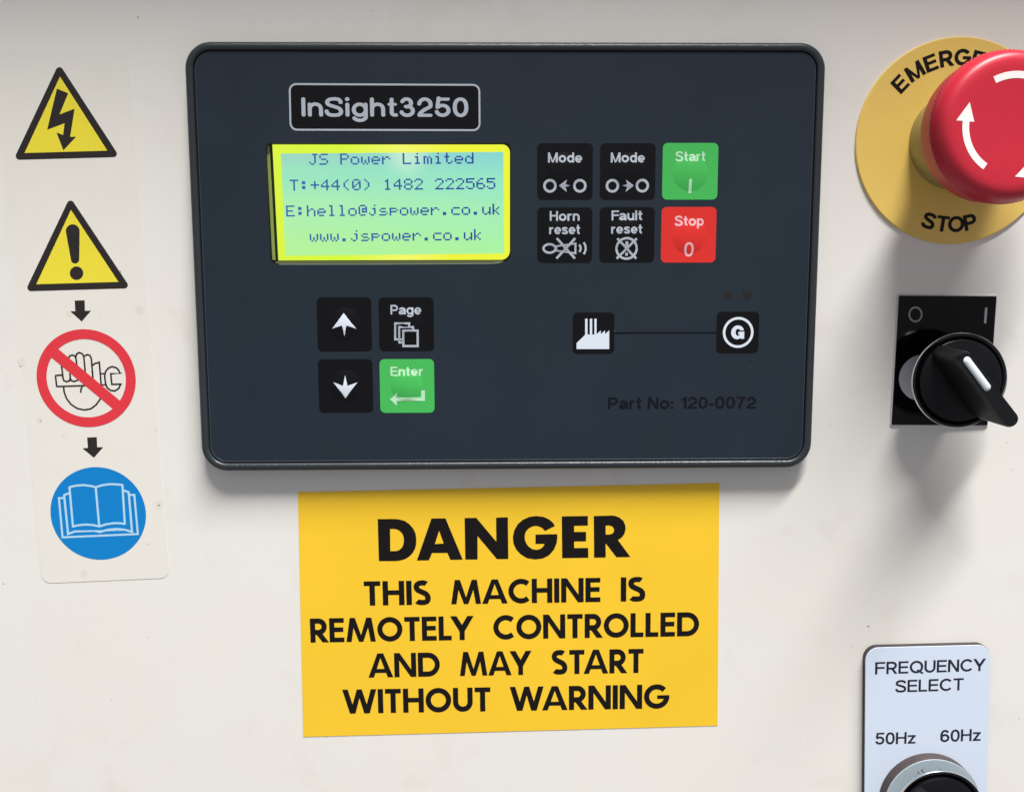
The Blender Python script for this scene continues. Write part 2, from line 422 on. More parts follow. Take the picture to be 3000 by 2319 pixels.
    if ch == '6':
        W = .68; curve(ell(W / 2, .325, W / 2 - h, .335 - h, 0, 350, 28), True)
        curve(ell(W / 2 + .01, .5, W / 2 - h + .01, .5 - h + .01, 215, 38, 18, 2.2)); return R, W
    if ch == '7': W = .66; s([(h, 1 - t / 2), (W - h, 1 - t / 2)], t); curve(bez((W - h * 1.2, 1 - t * .6), (W * .6, .70), (W * .36, .35), (W * .34, 0), 6)); return R, W
    if ch == ':': s([(h, h), (h, h + .001)]); s([(h, .55), (h, .551)]); return R, w
    if ch == '-': s([(h, .36), (.36 - h, .36)]); return R, .36
    # ---- lower case
    if ch == 'o': W = .74; curve(ell(W / 2, x / 2, W / 2 - h, x / 2 - h + .01, 0, 350, 30), True); return R, W
    if ch in 'dpg':
        W = .70; curve(ell(W / 2, x / 2, W / 2 - h, x / 2 - h + .01, 0, 350, 30), True)
        if ch == 'd': s([(W - h, h), (W - h, 1 - h)])
        if ch == 'p': s([(h, h - .28), (h, x - h)])
        if ch == 'g': s([(W - h, h), (W - h, x - h)]); curve([(W - h, .3)] + ell(W / 2, .0, W / 2 - h, .28 - h + .0, 0, -158, 12))
        return R, W
    if ch == 'e':
        W = .70; curve([(W * .12, x / 2 - .01), (W - h, x / 2 - .01)] if rnd else [(W * .1, x / 2 - .01), (W - .01, x / 2 - .01)])
        curve(ell(W / 2, x / 2, W / 2 - h, x / 2 - h + .01, -3, 318, 28)); return R, W
    if ch == 'a':
        W = .68; curve(ell(W / 2 - .01, x - h - .17, W / 2 - h + .01, .18, 165, 0, 12) + [(W - h, .12), (W - h + .03, 0)])
        curve([(W - h, .42), (W * .5, .385)] + ell(W * .36, .20, W * .36 - h + .01, .205 - h, 100, 300, 14)[0:] + [(W - h, .18)]); return R, W
    if ch in 'nh':
        W = .66; s([(h, h), (h, (1 if ch == 'h' else x) - h)]); r = W / 2 - h; curve(ell(W / 2, x - h - r * .95, r, r, 172, 0, 14) + [(W - h, h if rnd else 0)]); return R, W
    if ch == 'u':
        W = .66; s([(W - h, h), (W - h, x - h)]); r = W / 2 - h; curve([(h, x)] + ell(W / 2, h + r * .95, r, r, 180, 352, 14)); return R, W
    if ch == 'r': W = .44; s([(h, h), (h, x - h)]); curve(ell(h + .27, x - h - .24, .27, .245, 175, 82, 8)); return R, W
    if ch == 't':
        W = .42; c = h + .10; curve([(c, .95 if not rnd else .9), (c, .2)] + ell(c + .17, .2, .17, .2 - h, 180, 275, 6)[1:]); s([(h * .8, x - t / 2), (W - h * .8, x - t / 2)], t * .85); return R, W
    if ch == 'i': s([(h, h), (h, x - h)]); s([(h, 1 - h - .02), (h, 1 - h)]) if not rnd else R.append(circ(h, 1 - h * 1.0, h * 1.15, 16)); return R, w
    if ch == 'z':
        W = .60; s([(h, x - t / 2), (W - h, x - t / 2)], t); s([(h, t / 2), (W - h, t / 2)], t); dg(h * 1.3, W - h * 1.3, t * .4, x - t * .4); return R, W
    raise ValueError(ch)
GAP = {'h': .085, 'f': .075, 'r': .10}
def layout(text, st, w, gap=None):
    x = 0; out = []; gap = GAP[st] if gap is None else gap
    for i, ch in enumerate(text):
        g, W = glyph(ch, st, w)
        pair = text[i:i + 2]; k = 0
        if fut_pair(pair, st): k = fut_pair(pair, st)
        if g: out.append([[(p[0] + x, p[1]) for p in q] for q in g])
        x += W + (gap if (i + 1 < len(text) and ch != ' ' and text[i + 1] != ' ') else 0) - k
    return out, x
def fut_pair(pair, st):
    ks = {'CY': .07, 'AY': .16, 'AW': .12, 'WA': .14, 'TA': .12, 'AR': .02, 'LY': .14, 'MA': .03, 'AC': .04, 'DA': .03, 'WI': .02, 'AN': .02, 'Fa': .08, 'AT': .1}
    return ks.get(pair, 0)
def words(z, items, st, w, n):
    """items: (text, x0, y0 baseline at x0, x1, y1 baseline at x1, cap height in zoom px) -> groups of polygons in mm"""
    G = []
    for (tx, x0, y0, x1, y1, cap) in items:
        A = Vector(P(z, x0, y0, n)); B = Vector(P(z, x1, y1, n)); H = (Vector(P(z, x0, y0 - cap, n)) - A).length
        gl, Wd = layout(tx, st, w); ex = (B - A) / Wd; ey = Vector((-(B - A).y, (B - A).x)).normalized() * H
        G += [[[tuple(A + ex * p[0] + ey * p[1]) for p in q] for q in g] for g in gl]
    return G
def zp(z, pts, n): return [P(z, a, b, n) for a, b in pts]
def zstroke(z, pts, wz, n, closed=False, rnd=False):
    return stroke(zp(z, pts, n), wz / ZM[z][2] / 9.75 * (D - n) / D, closed, 0, rnd)

# =================================================================== SETTING: the machine's painted steel panel
wt = thing('machine_panel', 'cream painted steel machine panel behind all the controls and stickers', 'panel', 0, 0)
mk('panel_sheet', [(-1500, -420, 0), (1500, -420, 0), (1500, 187, 0), (-1500, 187, 0), (-1500, -420, -2), (1500, -420, -2), (1500, 187, -2), (-1500, 187, -2)],
   [(0, 1, 2, 3), (7, 6, 5, 4), (0, 4, 5, 1), (1, 5, 6, 2), (2, 6, 7, 3), (3, 7, 4, 0)], M['paint'], wt)
# unseen lip above the view, added and sized to shade the panel's top
LV, LNN = 187.0, 62.0
lipr = [[(x_, LV, -2), (x_, LV, LNN), (x_, LV + 4, LNN + 2), (x_, LV + 60, LNN + 2), (x_, LV + 60, LNN - 2), (x_, LV + 6, LNN - 2), (x_, LV + 3, -2)] for x_ in (-1500, 1500)]
loft('shading_lip', lipr, M['paint'], wt, smooth=False)
# chips and dirt specks at the places where the paint shows them
SP = []
for (px, py, r) in ((404, 51, .32), (1092, 31, .2), (2544, 1834, .45), (2497, 1892, .22), (2512, 1966, .15), (10, 1709, .3), (325, 2050, .2), (107, 2054, .2), (2434, 1244, .15),
                    (2952, 1296, .2), (2963, 1375, .22), (2985, 2105, .2), (435, 1866, .2), (955, 2157, .2), (2313, 1377, .25), (2367, 2162, .2)):
    u, v = P('S', px, py); r *= .8; k = [(u + r * (1 + .35 * math.sin(i * 2.3 + px)) * math.cos(i * math.pi / 4), v + r * (.7 + .3 * math.cos(i * 1.7 + py)) * math.sin(i * math.pi / 4)) for i in range(8)]
    SP.append([k])
sp = flat('paint_speck', SP, .03, M['speck'], wt); sp['kind'] = 'stuff'

# =================================================================== GENSET CONTROLLER
CU, CV = P('S', 0, 0, 0)
cu, cv, cw, chh = 3.79, 4.16, 183.1, 123.8
co = thing('generator_controller', 'large dark navy generator controller with lit green display and rounded charcoal bezel', 'controller', cu, cv)
def ring(d, n, r): return (rrect(cu, cv, cw - 2 * d, chh - 2 * d, max(.4, r - d), 12), n)
RO = 7.6
# bezel: side wall, rounded crest, inner step down to the membrane
NB = 4.6       # membrane level
prof = [(0.25, 0.0), (0.0, 1.0), (0.0, 3.9), (.12, 4.5), (.42, 5.0), (.85, 5.3), (1.35, 5.4), (1.85, 5.35), (2.2, 5.15), (2.38, 4.85), (2.42, 4.6), (2.45, 3.9)]
loft('bezel', [ring(d, n, RO) for d, n in prof], M['bezel'], co, cap0=True, cap1=False)
loft('bezel_groove', [ring(2.45, 4.1, RO), ring(2.85, 4.1, RO)], M['groove'], co, cap0=False, cap1=False, smooth=False)
loft('groove_ridge', [ring(2.76, 4.0, RO), ring(2.77, NB - .02, RO), ring(2.86, NB + .1, RO), ring(2.98, NB + .1, RO), ring(3.08, NB - .05, RO)], M['ridge'], co, cap0=False, cap1=False)
# window cut in the membrane
wL0, wT0 = P('L', 128, 103, NB); wR0, wB0 = P('L', 1986, 1077, NB)
WIN = rpoly(zp('L', [(102, 110), (2066, 104), (2066, 1050), (140, 1078)], NB), [1.3, 1.6, 2.0, 2.2])
def dif(outer, holes, n, name, m, parent, label=None, hfun=None):
    V = [Vector(p) for p in outer]; E_ = [(i, (i + 1) % len(outer)) for i in range(len(outer))]
    Fc = [list(range(len(outer)))]
    if area2(outer) < 0: Fc = [Fc[0][::-1]]
    k0 = 1
    for h in holes:
        if area2(h) < 0: h = h[::-1]
        Fc.append(list(range(len(V), len(V) + len(h)))); V += [Vector(p) for p in h]
    r = delaunay_2d_cdt(V, [], Fc, 0, 1e-5)
    return mk(name, [(v[0], v[1], n) for v in r[0]], [tuple(f) for f, of in zip(r[2], r[5]) if list(of) == [0]], m, parent, False, label)
dif(ring(3.02, 0, RO)[0], [WIN], NB, 'membrane', M['overlay'], co, 'navy blue membrane face')
# --- lit display behind the window
NW = 3.4       # backlight level
loft('window_edge', [(WIN, NB), (WIN, 1.6)], M['well'], co, cap0=False, cap1=True, smooth=False, label='dark well of the display window')
Bp = zp('L', [(158, 119), (2058, 119), (2058, 1040), (206, 1046)], NW)
u_l, v_t = Bp[0]; u_r, v_b = Bp[2]
def em_border(nt, e):
    a, b = grad_uv(nt, Bp[0][0], Bp[1][0], Bp[2][1], Bp[0][1])
    r = nt.nodes.new('ShaderNodeValToRGB'); el = r.color_ramp.elements
    el[0].position = 0; el[0].color = (*lin((226, 252, 70)), 1); el[1].position = 1; el[1].color = (*lin((244, 252, 62)), 1)
    x = el.new(.3); x.color = (*lin((222, 255, 62)), 1); y = el.new(.55); y.color = (*lin((250, 255, 110)), 1); y = el.new(.75); y.color = (*lin((246, 250, 60)), 1)
    nt.links.new(a, r.inputs['Fac']); nt.links.new(r.outputs[0], e.inputs[0]); e.inputs[1].default_value = .97
M['em_b'] = emis('yellow_backlight', em_border)
bl = flat('backlight_border', [[rpoly(Bp, [.1, 2.2, 2.6, .1])]], NW, M['em_b'], co, 'glowing yellow border of the display')
Ap = zp('L', [(225, 192), (2005, 178), (2012, 990), (262, 1008)], NW + .06)
def em_lcd(nt, e):
    a, b = grad_uv(nt, Ap[0][0], Ap[1][0], Ap[2][1], Ap[0][1])
    def rmp(stops, fac):
        r = nt.nodes.new('ShaderNodeValToRGB'); r.color_ramp.interpolation = 'EASE'
        el = r.color_ramp.elements; el[0].position = stops[0][0]; el[0].color = (*lin(stops[0][1]), 1); el[1].position = stops[-1][0]; el[1].color = (*lin(stops[-1][1]), 1)
        for p_, c_ in stops[1:-1]: q = el.new(p_); q.color = (*lin(c_), 1)
        nt.links.new(fac, r.inputs['Fac']); return r.outputs[0]
    left = rmp([(0, (186, 250, 158)), (.45, (180, 246, 182)), (.8, (160, 236, 196)), (1, (164, 222, 200))], b)
    right = rmp([(0, (176, 250, 166)), (.35, (170, 246, 184)), (.7, (158, 238, 202)), (1, (140, 222, 214))], b)
    mx = nt.nodes.new('ShaderNodeMix'); mx.data_type = 'RGBA'; nt.links.new(a, mx.inputs['Factor']); nt.links.new(left, mx.inputs[6]); nt.links.new(right, mx.inputs[7])
    # pale reflection near the top edge, painted into the screen's emission
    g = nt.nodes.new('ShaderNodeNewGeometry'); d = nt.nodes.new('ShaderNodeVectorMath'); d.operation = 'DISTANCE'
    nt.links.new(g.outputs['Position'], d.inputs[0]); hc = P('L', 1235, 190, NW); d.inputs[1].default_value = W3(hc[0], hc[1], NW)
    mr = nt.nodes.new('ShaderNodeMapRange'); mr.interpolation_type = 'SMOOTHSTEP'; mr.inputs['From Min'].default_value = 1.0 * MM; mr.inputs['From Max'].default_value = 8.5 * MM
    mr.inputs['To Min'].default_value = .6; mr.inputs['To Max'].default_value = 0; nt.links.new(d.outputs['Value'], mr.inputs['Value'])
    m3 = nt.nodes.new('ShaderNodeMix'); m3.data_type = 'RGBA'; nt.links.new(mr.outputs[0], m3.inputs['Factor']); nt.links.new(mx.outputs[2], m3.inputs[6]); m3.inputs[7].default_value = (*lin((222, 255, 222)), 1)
    nt.links.new(m3.outputs[2], e.inputs[0]); e.inputs[1].default_value = .97
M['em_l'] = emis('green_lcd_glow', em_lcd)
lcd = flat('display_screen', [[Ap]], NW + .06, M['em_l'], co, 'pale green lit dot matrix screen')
def em_txt(nt, e):
    a, b = grad_uv(nt, Ap[0][0], Ap[1][0], Ap[2][1], Ap[0][1])
    r = nt.nodes.new('ShaderNodeValToRGB'); el = r.color_ramp.elements; el[0].position = 0; el[0].color = (*lin((58, 106, 170)), 1)
    el[1].position = 1; el[1].color = (*lin((32, 62, 154)), 1); q = el.new(.55); q.color = (*lin((50, 86, 164)), 1)
    nt.links.new(a, r.inputs['Fac']); nt.links.new(r.outputs[0], e.inputs[0])
M['em_t'] = emis('blue_lcd_dots', em_txt)
# side strips seen at the left of the module and the strip of clear edge under it
flat('module_edge', [[zp('L', [(112, 128), (136, 126), (184, 1044), (158, 1040)], NW - .3)]], NW - .3,
     mat('olive_side_edge', (136, 156, 74), rough=.3, spec=.5), co, 'olive edge strip left of the screen')
loft('window_lip', [(rpoly(zp('L', [(150, 1052), (2040, 1046), (1965, 1072), (215, 1076)], NB + .02), .25), NB - .3), (rpoly(zp('L', [(150, 1052), (2040, 1046), (1965, 1072), (215, 1076)], NB + .02), .25), NB + .05)], M['lip'], co, smooth=False, label='olive clear lip under the screen')
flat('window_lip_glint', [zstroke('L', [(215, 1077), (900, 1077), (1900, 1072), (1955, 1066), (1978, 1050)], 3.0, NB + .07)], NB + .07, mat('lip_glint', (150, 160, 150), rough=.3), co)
FONT = {
 'J': ['00111','00010','00010','00010','00010','10010','01100'], 'S': ['01111','10000','10000','01110','00001','00001','11110'],
 'P': ['11110','10001','10001','11110','10000','10000','10000'], 'o': ['00000','00000','01110','10001','10001','10001','01110'],
 'w': ['00000','00000','10001','10001','10101','10101','01010'], 'e': ['00000','00000','01110','10001','11111','10000','01110'],
 'r': ['00000','00000','10110','11001','10000','10000','10000'], 'L': ['10000','10000','10000','10000','10000','10000','11111'],
 'i': ['00100','00000','01100','00100','00100','00100','01110'], 'm': ['00000','00000','11010','10101','10101','10101','10101'],
 't': ['01000','01000','11100','01000','01000','01001','00110'], 'd': ['00001','00001','01101','10011','10001','10001','01111'],
 'T': ['11111','00100','00100','00100','00100','00100','00100'], ':': ['00000','01100','01100','00000','01100','01100','00000'],
 '+': ['00000','00100','00100','11111','00100','00100','00000'], '4': ['00010','00110','01010','10010','11111','00010','00010'],
 '(': ['00010','00100','01000','01000','01000','00100','00010'], ')': ['01000','00100','00010','00010','00010','00100','01000'],
 '0': ['01110','10001','10011','10101','11001','10001','01110'], '1': ['00100','01100','00100','00100','00100','00100','01110'],
 '8': ['01110','10001','10001','01110','10001','10001','01110'], '2': ['01110','10001','00001','00010','00100','01000','11111'],
 '5': ['11111','10000','11110','00001','00001','10001','01110'], '6': ['00110','01000','10000','11110','10001','10001','01110'],
 'E': ['11111','10000','10000','11110','10000','10000','11111'], 'h': ['10000','10000','10110','11001','10001','10001','10001'],
 'l': ['01100','00100','00100','00100','00100','00100','01110'], '@': ['01110','10001','10111','10101','10111','10000','01110'],
 'j': ['00010','00000','00110','00010','00010','10010','01100'], 's': ['00000','00000','01110','10000','01110','00001','11110'],
 'p': ['00000','00000','11110','10001','11110','10000','10000'], '.': ['00000','00000','00000','00000','00000','01100','01100'],
 'c': ['00000','00000','01111','10000','10000','10000','01111'], 'u': ['00000','00000','10001','10001','10001','10011','01101'],
 'k': ['10000','10000','10010','10100','11000','10100','10010']}
A0, A1, A2, A3 = [Vector(p) for p in Ap]
def lcdpt(c, r): s_ = c / 128.0; t_ = r / 64.0; return (A0 * (1 - s_) + A1 * s_) * (1 - t_) + (A3 * (1 - s_) + A2 * s_) * t_
for (tx, c0, r0) in (('JS Power Limited', 16, 0.2), ('T:+44(0) 1482 222565', 4.4, 16.2), ('E:hello@jspower.co.uk', 1.6, 32.3), ('www.jspower.co.uk', 14.6, 48.3)):
    V = []; Fc = []
    for i, chx in enumerate(tx):
        if chx == ' ': continue
        for r in range(7):
            for c in range(5):
                if FONT[chx][r][c] == '1':
                    x = c0 + i * 5.99 + c; y = r0 + r; k = len(V); g = .004
                    for (dx, dy) in ((g, g), (1 - g, g), (1 - g, 1 - g), (g, 1 - g)):
                        q = lcdpt(x + dx, y + dy); V.append((q.x, q.y, NW + .09))
                    Fc.append((k, k + 3, k + 2, k + 1))
    mk('screen_text', V, Fc, M['em_t'], lcd, label='blue dot matrix line reading ' + tx.split('@')[0].replace('.', ' ')[:28])
# clear window pane over the screen
pm = bpy.data.materials.new('clear_window_film'); pm.use_nodes = True; nt = pm.node_tree
for n_ in list(nt.nodes): nt.nodes.remove(n_)
o_ = nt.nodes.new('ShaderNodeOutputMaterial'); mxs = nt.nodes.new('ShaderNodeMixShader'); tr = nt.nodes.new('ShaderNodeBsdfTransparent'); gl = nt.nodes.new('ShaderNodeBsdfGlossy')
gl.inputs['Roughness'].default_value = .12; mxs.inputs[0].default_value = .03
nt.links.new(tr.outputs[0], mxs.inputs[1]); nt.links.new(gl.outputs[0], mxs.inputs[2]); nt.links.new(mxs.outputs[0], o_.inputs[0])
flat('window_film', [[rpoly(zp('L', [(104, 112), (2064, 106), (2064, 1044), (140, 1046)], NB - .05), [1.2, 1.5, 1.9, 2.0])]], NB - .08, pm, co)

# --- name plate
NP = NB + .04
fr = rpoly(zp('T', [(712, 338), (1866, 343), (1868, 626), (718, 623)], NP), 2.1, 8)
npz = flat('name_plate', [[fr]], NP, M['key'], co, 'black name plate printed InSight3250 with thin pale outline')
flat('outline', [zp_ for zp_ in [stroke(rpoly(zp('T', [(717, 343), (1861, 348), (1863, 621), (723, 618)], NP + .04), 1.85, 8), .52, True)]], NP + .04, M['print_w'], npz)
flat('lettering', words('T', [('InSight3250', 790, 539, 1795, 541, 116)], 'r', .175, NP), NP + .04, M['print_w'], npz)

# --- keys: domed rounded squares with print that follows the dome
DR, DH = 5.2, .5
def make_key(z, x0, y0, x1, y1, m, label, dome, dr=DR):
    n = NB + .03
    a = Vector(P(z, (x0 + x1) / 2, (y0 + y1) / 2, n)); 
    w_ = (Vector(P(z, x1, (y0 + y1) / 2, n)) - Vector(P(z, x0, (y0 + y1) / 2, n))).length
    h_ = (Vector(P(z, (x0 + x1) / 2, y1, n)) - Vector(P(z, (x0 + x1) / 2, y0, n))).length
    dc = Vector(P(z, dome[0], dome[1], n)) if dome else a
    outer = rrect(a.x, a.y, w_, h_, 1.45, 6); k = len(outer)
    V = []; Fc = []
    def hf(u, v):
        if not dome: return 0.0
        q = ((u - dc.x) ** 2 + (v - dc.y) ** 2) / dr ** 2
        return DH * (1 - q) if q < 1 else 0.0
    if not dome:
        return loft('tile', [(outer, n - .02), (outer, n)], m, co, cap0=False, smooth=False, label=label), (lambda u, v: 0.0), n
    # outer flat part meets the dome's rim
    NR = 48; rim = circ(dc.x, dc.y, dr, NR)
    r = delaunay_2d_cdt([Vector(p) for p in outer + rim], [], [list(range(k)), list(range(k, k + NR))], 0, 1e-5)
    V = [(p[0], p[1], n) for p in r[0]]; Fc = [tuple(f) for f, of in zip(r[2], r[5]) if list(of) == [0]]
    base = len(V); rings = 7
    for i in range(rings):
        rr = dr * (1 - i / rings)
        for p in circ(dc.x, dc.y, rr, NR): V.append((p[0], p[1], n + hf(*p) if i else n))
    V.append((dc.x, dc.y, n + DH))
    for i in range(rings - 1):
        for j in range(NR):
            q0 = base + i * NR + j; q1 = base + i * NR + (j + 1) % NR; Fc.append((q0, q1, q1 + NR, q0 + NR))
    for j in range(NR): Fc.append((base + (rings - 1) * NR + j, base + (rings - 1) * NR + (j + 1) % NR, len(V) - 1))
    b2 = len(V)
    V += [(p[0], p[1], n - .02) for p in outer]; V += [(p[0], p[1], n) for p in outer]
    for j in range(k): Fc.append((b2 + j, b2 + (j + 1) % k, b2 + k + (j + 1) % k, b2 + k + j))
    o = mk('membrane_key', V, Fc, m, co, True, label)
    return o, hf, n
def kprint(key, hf, n, name, groups, m): return flat(name, groups, n + .045, m, key, None, hf, .55)
def circle_ring(z, x, y, ro, ri, n, N=40):
    c = P(z, x, y, n); k = 1 / ZM[z][2] / 9.75 * (D - n) / D
    return stroke(circ(c[0], c[1], (ro + ri) / 2 * k, N), (ro - ri) * k, True)
n = NB
k1 = make_key('K', 90, 113, 703, 738, M['key'], 'black Mode key with arrow pointing left', (392, 415))
kprint(*k1, 'lettering', words('K', [('Mode', 208, 326, 585, 326, 111)], 'h', .195, n), M['print_w'])
kprint(*k1, 'symbol', [circle_ring('K', 230, 582, 73, 46, n), circle_ring('K', 560, 582, 73, 46, n), [zp('K', [(328, 580), (418, 515), (402, 566), (456, 580), (402, 594), (418, 650)], n)]], M['print_w'])
k2 = make_key('K', 782, 113, 1393, 738, M['key'], 'black Mode key with arrow pointing right', (1090, 415))
kprint(*k2, 'lettering', words('K', [('Mode', 900, 325, 1276, 325, 111)], 'h', .195, n), M['print_w'])
kprint(*k2, 'symbol', [circle_ring('K', 919, 582, 73, 46, n), circle_ring('K', 1249, 580, 73, 46, n), [zp('K', [(1154, 580), (1065, 514), (1082, 566), (1026, 580), (1082, 594), (1062, 650)], n)]], M['print_w'])
k3 = make_key('K', 1472, 110, 2083, 735, M['green'], 'green Start key', (1778, 440))
kprint(*k3, 'lettering', words('K', [('Start', 1615, 314, 1945, 312, 112)], 'h', .185, n), M['print_g'])
kprint(*k3, 'symbol', [[zp('K', [(1763, 507), (1795, 507), (1789, 663), (1756, 663)], n)]], M['print_g'])
k4 = make_key('K', 90, 820, 696, 1433, M['key'], 'black Horn reset key with crossed out horn', (385, 1120))
kprint(*k4, 'lettering', words('K', [('Horn', 228, 968, 557, 967, 108), ('reset', 222, 1116, 563, 1115, 107)], 'h', .185, n), M['print_w'])
def arcz(z, x, y, r, a0, a1, wz, n):
    return zstroke(z, [(x + r * math.cos(math.radians(a0 + (a1 - a0) * i / 12)), y - r * math.sin(math.radians(a0 + (a1 - a0) * i / 12))) for i in range(13)], wz, n)
kprint(*k4, 'symbol', [zstroke('K', [(225 + 66 * math.cos(i * math.pi / 14), 1272 + 47 * math.sin(i * math.pi / 14)) for i in range(28)], 24, n, True)
       + zstroke('K', [(284, 1250), (520, 1216)], 17, n) + zstroke('K', [(284, 1295), (520, 1326)], 17, n)
       + zstroke('K', [(511, 1208), (511, 1336)], 22, n) + zstroke('K', [(303, 1250), (303, 1295)], 14, n)
       + zstroke('K', [(304, 1160), (506, 1382)], 25, n) + zstroke('K', [(508, 1160), (302, 1382)], 25, n),
       arcz('K', 520, 1270, 50, 50, -50, 22, n), arcz('K', 520, 1270, 104, 38, -38, 23, n)], M['print_w'])
k5 = make_key('K', 777, 818, 1383, 1430, M['key'], 'black Fault reset key with crossed out circle', (1078, 1120))
kprint(*k5, 'lettering', words('K', [('Fault', 909, 963, 1250, 961, 109), ('reset', 905, 1109, 1248, 1108, 104)], 'h', .185, n), M['print_w'])
kprint(*k5, 'symbol', [circle_ring('K', 1075, 1272, 123, 98, n) + zstroke('K', [(972, 1162), (1182, 1384)], 25, n) + zstroke('K', [(1186, 1162), (966, 1384)], 25, n)
       + zstroke('K', [(1077, 1194), (1077, 1285)], 32, n) + zstroke('K', [(1075, 1320), (1075, 1352)], 28, n)], M['print_w'])
k6 = make_key('K', 1458, 815, 2063, 1428, M['red'], 'red Stop key', (1765, 1135))
kprint(*k6, 'lettering', words('K', [('Stop', 1607, 1024, 1926, 1022, 112)], 'h', .19, n), M['print_r'])
kprint(*k6, 'symbol', words('K', [('0', 1708, 1361, 1812, 1361, 156)], 'h', .16, n), M['print_r'])
k7 = make_key('V', 937, 155, 1286, 502, M['key'], 'black key with white up arrow', (1112, 325), 4.9)
kprint(*k7, 'symbol', [[zp('V', [(1108, 254), (1189, 355), (1126, 334), (1113, 403), (1098, 334), (1034, 355)], n)]], M['print_ww'])
k8 = make_key('V', 1332, 155, 1684, 500, M['key'], 'black Page key with stacked sheets symbol', (1508, 322), 4.9)
kprint(*k8, 'lettering', words('V', [('Page', 1407, 264, 1604, 263, 61)], 'h', .175, n), M['print_w'])
kprint(*k8, 'symbol', [zstroke('V', [(1489, 367), (1581, 367), (1581, 466), (1489, 466)], 14, n, True), zstroke('V', [(1483, 423), (1437, 423), (1437, 321), (1527, 321), (1527, 345)], 13, n)[0:]
                       , zstroke('V', [(1483, 443), (1463, 443), (1463, 344), (1552, 344), (1552, 360)], 13, n)], M['print_w'])
k9 = make_key('V', 946, 550, 1294, 893, M['key'], 'black key with white down arrow', (1120, 722), 4.9)
kprint(*k9, 'symbol', [[zp('V', [(1120, 799), (1041, 697), (1104, 720), (1117, 651), (1133, 720), (1197, 697)], n)]], M['print_ww'])
k10 = make_key('V', 1339, 550, 1687, 893, M['green'], 'green Enter key with return arrow', (1512, 718), 4.9)
kprint(*k10, 'lettering', words('V', [('Enter', 1407, 658, 1616, 656, 60)], 'h', .195, n), M['print_g'])
kprint(*k10, 'symbol', [zstroke('V', [(1615, 748), (1615, 805), (1440, 806)], 24, n) + [zp('V', [(1402, 805), (1447, 764), (1447, 849)], n)]], M['print_g'])
# --- status tiles, line and indicators
t1, hf1, n1 = make_key('X', 388, 252, 655, 517, M['key'], 'black tile with white factory symbol', None)
flat('symbol', [[zp('X', [(413, 485), (413, 447), (468, 394), (468, 291), (483, 291), (483, 392), (498, 392), (498, 291), (513, 291), (513, 392), (527, 392), (527, 291), (541, 291), (541, 390), (568, 366), (568, 390), (595, 366), (595, 390), (622, 365), (622, 485)], n1)]], n1 + .04, M['print_ww'], t1)
t2, hf2, n2 = make_key('X', 1308, 247, 1579, 513, M['key'], 'black tile with white letter G in a ring', None)
def between_(z, a, b, n):
    a = zp(z, a, n); b = zp(z, b, n); return [hull([a[i], a[i + 1], b[i + 1], b[i]]) for i in range(len(a) - 1)]
flat('symbol', [circle_ring('X', 1447, 379, 99, 83, n2), between_('W', [(1305, 628), (1285, 570), (1235, 505), (1170, 475), (1110, 468), (1040, 480), (970, 525), (915, 600), (893, 690), (905, 780), (950, 850), (1010, 895), (1080, 912), (1150, 900), (1200, 870), (1240, 830)],
    [(1180, 628), (1165, 600), (1140, 582), (1115, 578), (1090, 582), (1065, 600), (1045, 635), (1035, 690), (1045, 750), (1065, 780), (1085, 798), (1110, 805), (1135, 800), (1160, 785), (1172, 765), (1174, 762)], n2)
    + [zp('W', [(1130, 672), (1315, 668), (1310, 895), (1215, 900), (1200, 850), (1172, 762), (1122, 765)], n2)]], n2 + .04, M['print_ww'], t2)
flat('connecting_line', [zstroke('X', [(655, 383), (1309, 381)], 12, NB + .03)], NB + .03, M['navy'], co)
for (x, y) in ((1379, 140), (1505, 137)):
    c = P('X', x, y, NB); r = 29 / 2.184 / 9.75
    loft('indicator_lamp', [(circ(*c, r, 28), NB - .01), (circ(*c, r * .97, 28), NB + .05)], M['led'], co, cap0=False)
flat('lettering', words('X', [('Part', 614, 870, 829, 869, 77), ('No:', 868, 869, 1031, 868, 77), ('120-0072', 1079, 867, 1560, 866, 77)], 'h', .19, NB), NB + .03, M['navy'], co, 'dark lettering reading Part No: 120-0072')

SM = []
for (z, x, y, r) in (('X', 1522, 598, 2.2), ('K', 797, 412, 3.2), ('X', 655, 368, 2.4), ('V', 260, 740, 1.8), ('U', 620, 300, 1.6), ('U', 1650, 1010, 1.4), ('V', 700, 1010, 1.6), ('T', 420, 900, 1.4), ('X', 900, 690, 1.3), ('X', 300, 1010, 1.6)):
    c = P(z, x, y, NB); r = r / ZM[z][2] / 9.75; SM.append([[(c[0] + r * 1.3 * math.cos(i * 1.05 + x), c[1] + r * .8 * math.sin(i * 1.05 + x)) for i in range(6)]])
o = flat('dust_speck', SM, NB + .09, mat('pale_dust', (120, 128, 136), rough=.8, spec=.1), co); o['kind'] = 'stuff'

# =================================================================== DANGER STICKER
def sheet(name, pts, n, m, parent, label=None):
    return loft(name, [(pts, 0.01), (pts, n)], m, parent, cap0=False, smooth=False, label=label)
dc = P('D', 1075, 640)
ds = thing('danger_sticker', 'yellow DANGER sticker with black capitals below the controller', 'sticker', *dc)
sheet('sticker_sheet', zp('D', [(38, 69), (2113, 24), (2104, 1217), (65, 1272)], .12), .12, M['yellow'], ds)
def dl(items, y0, x0, y1, x1, cap, w, nm):
    yy = lambda x: y0 + (y1 - y0) * (x - x0) / (x1 - x0)
    flat('lettering', words('D', [(t, a, yy(a), b, yy(b), cap) for t, a, b in items], 'f', w, .15), .17, M['ink'], ds, 'black line reading ' + nm)
def between(z, a, b, n):
    a = zp(z, a, n); b = zp(z, b, n); return [hull([a[i], a[i + 1], b[i + 1], b[i]]) for i in range(min(len(a), len(b)) - 1)]
SN = .12
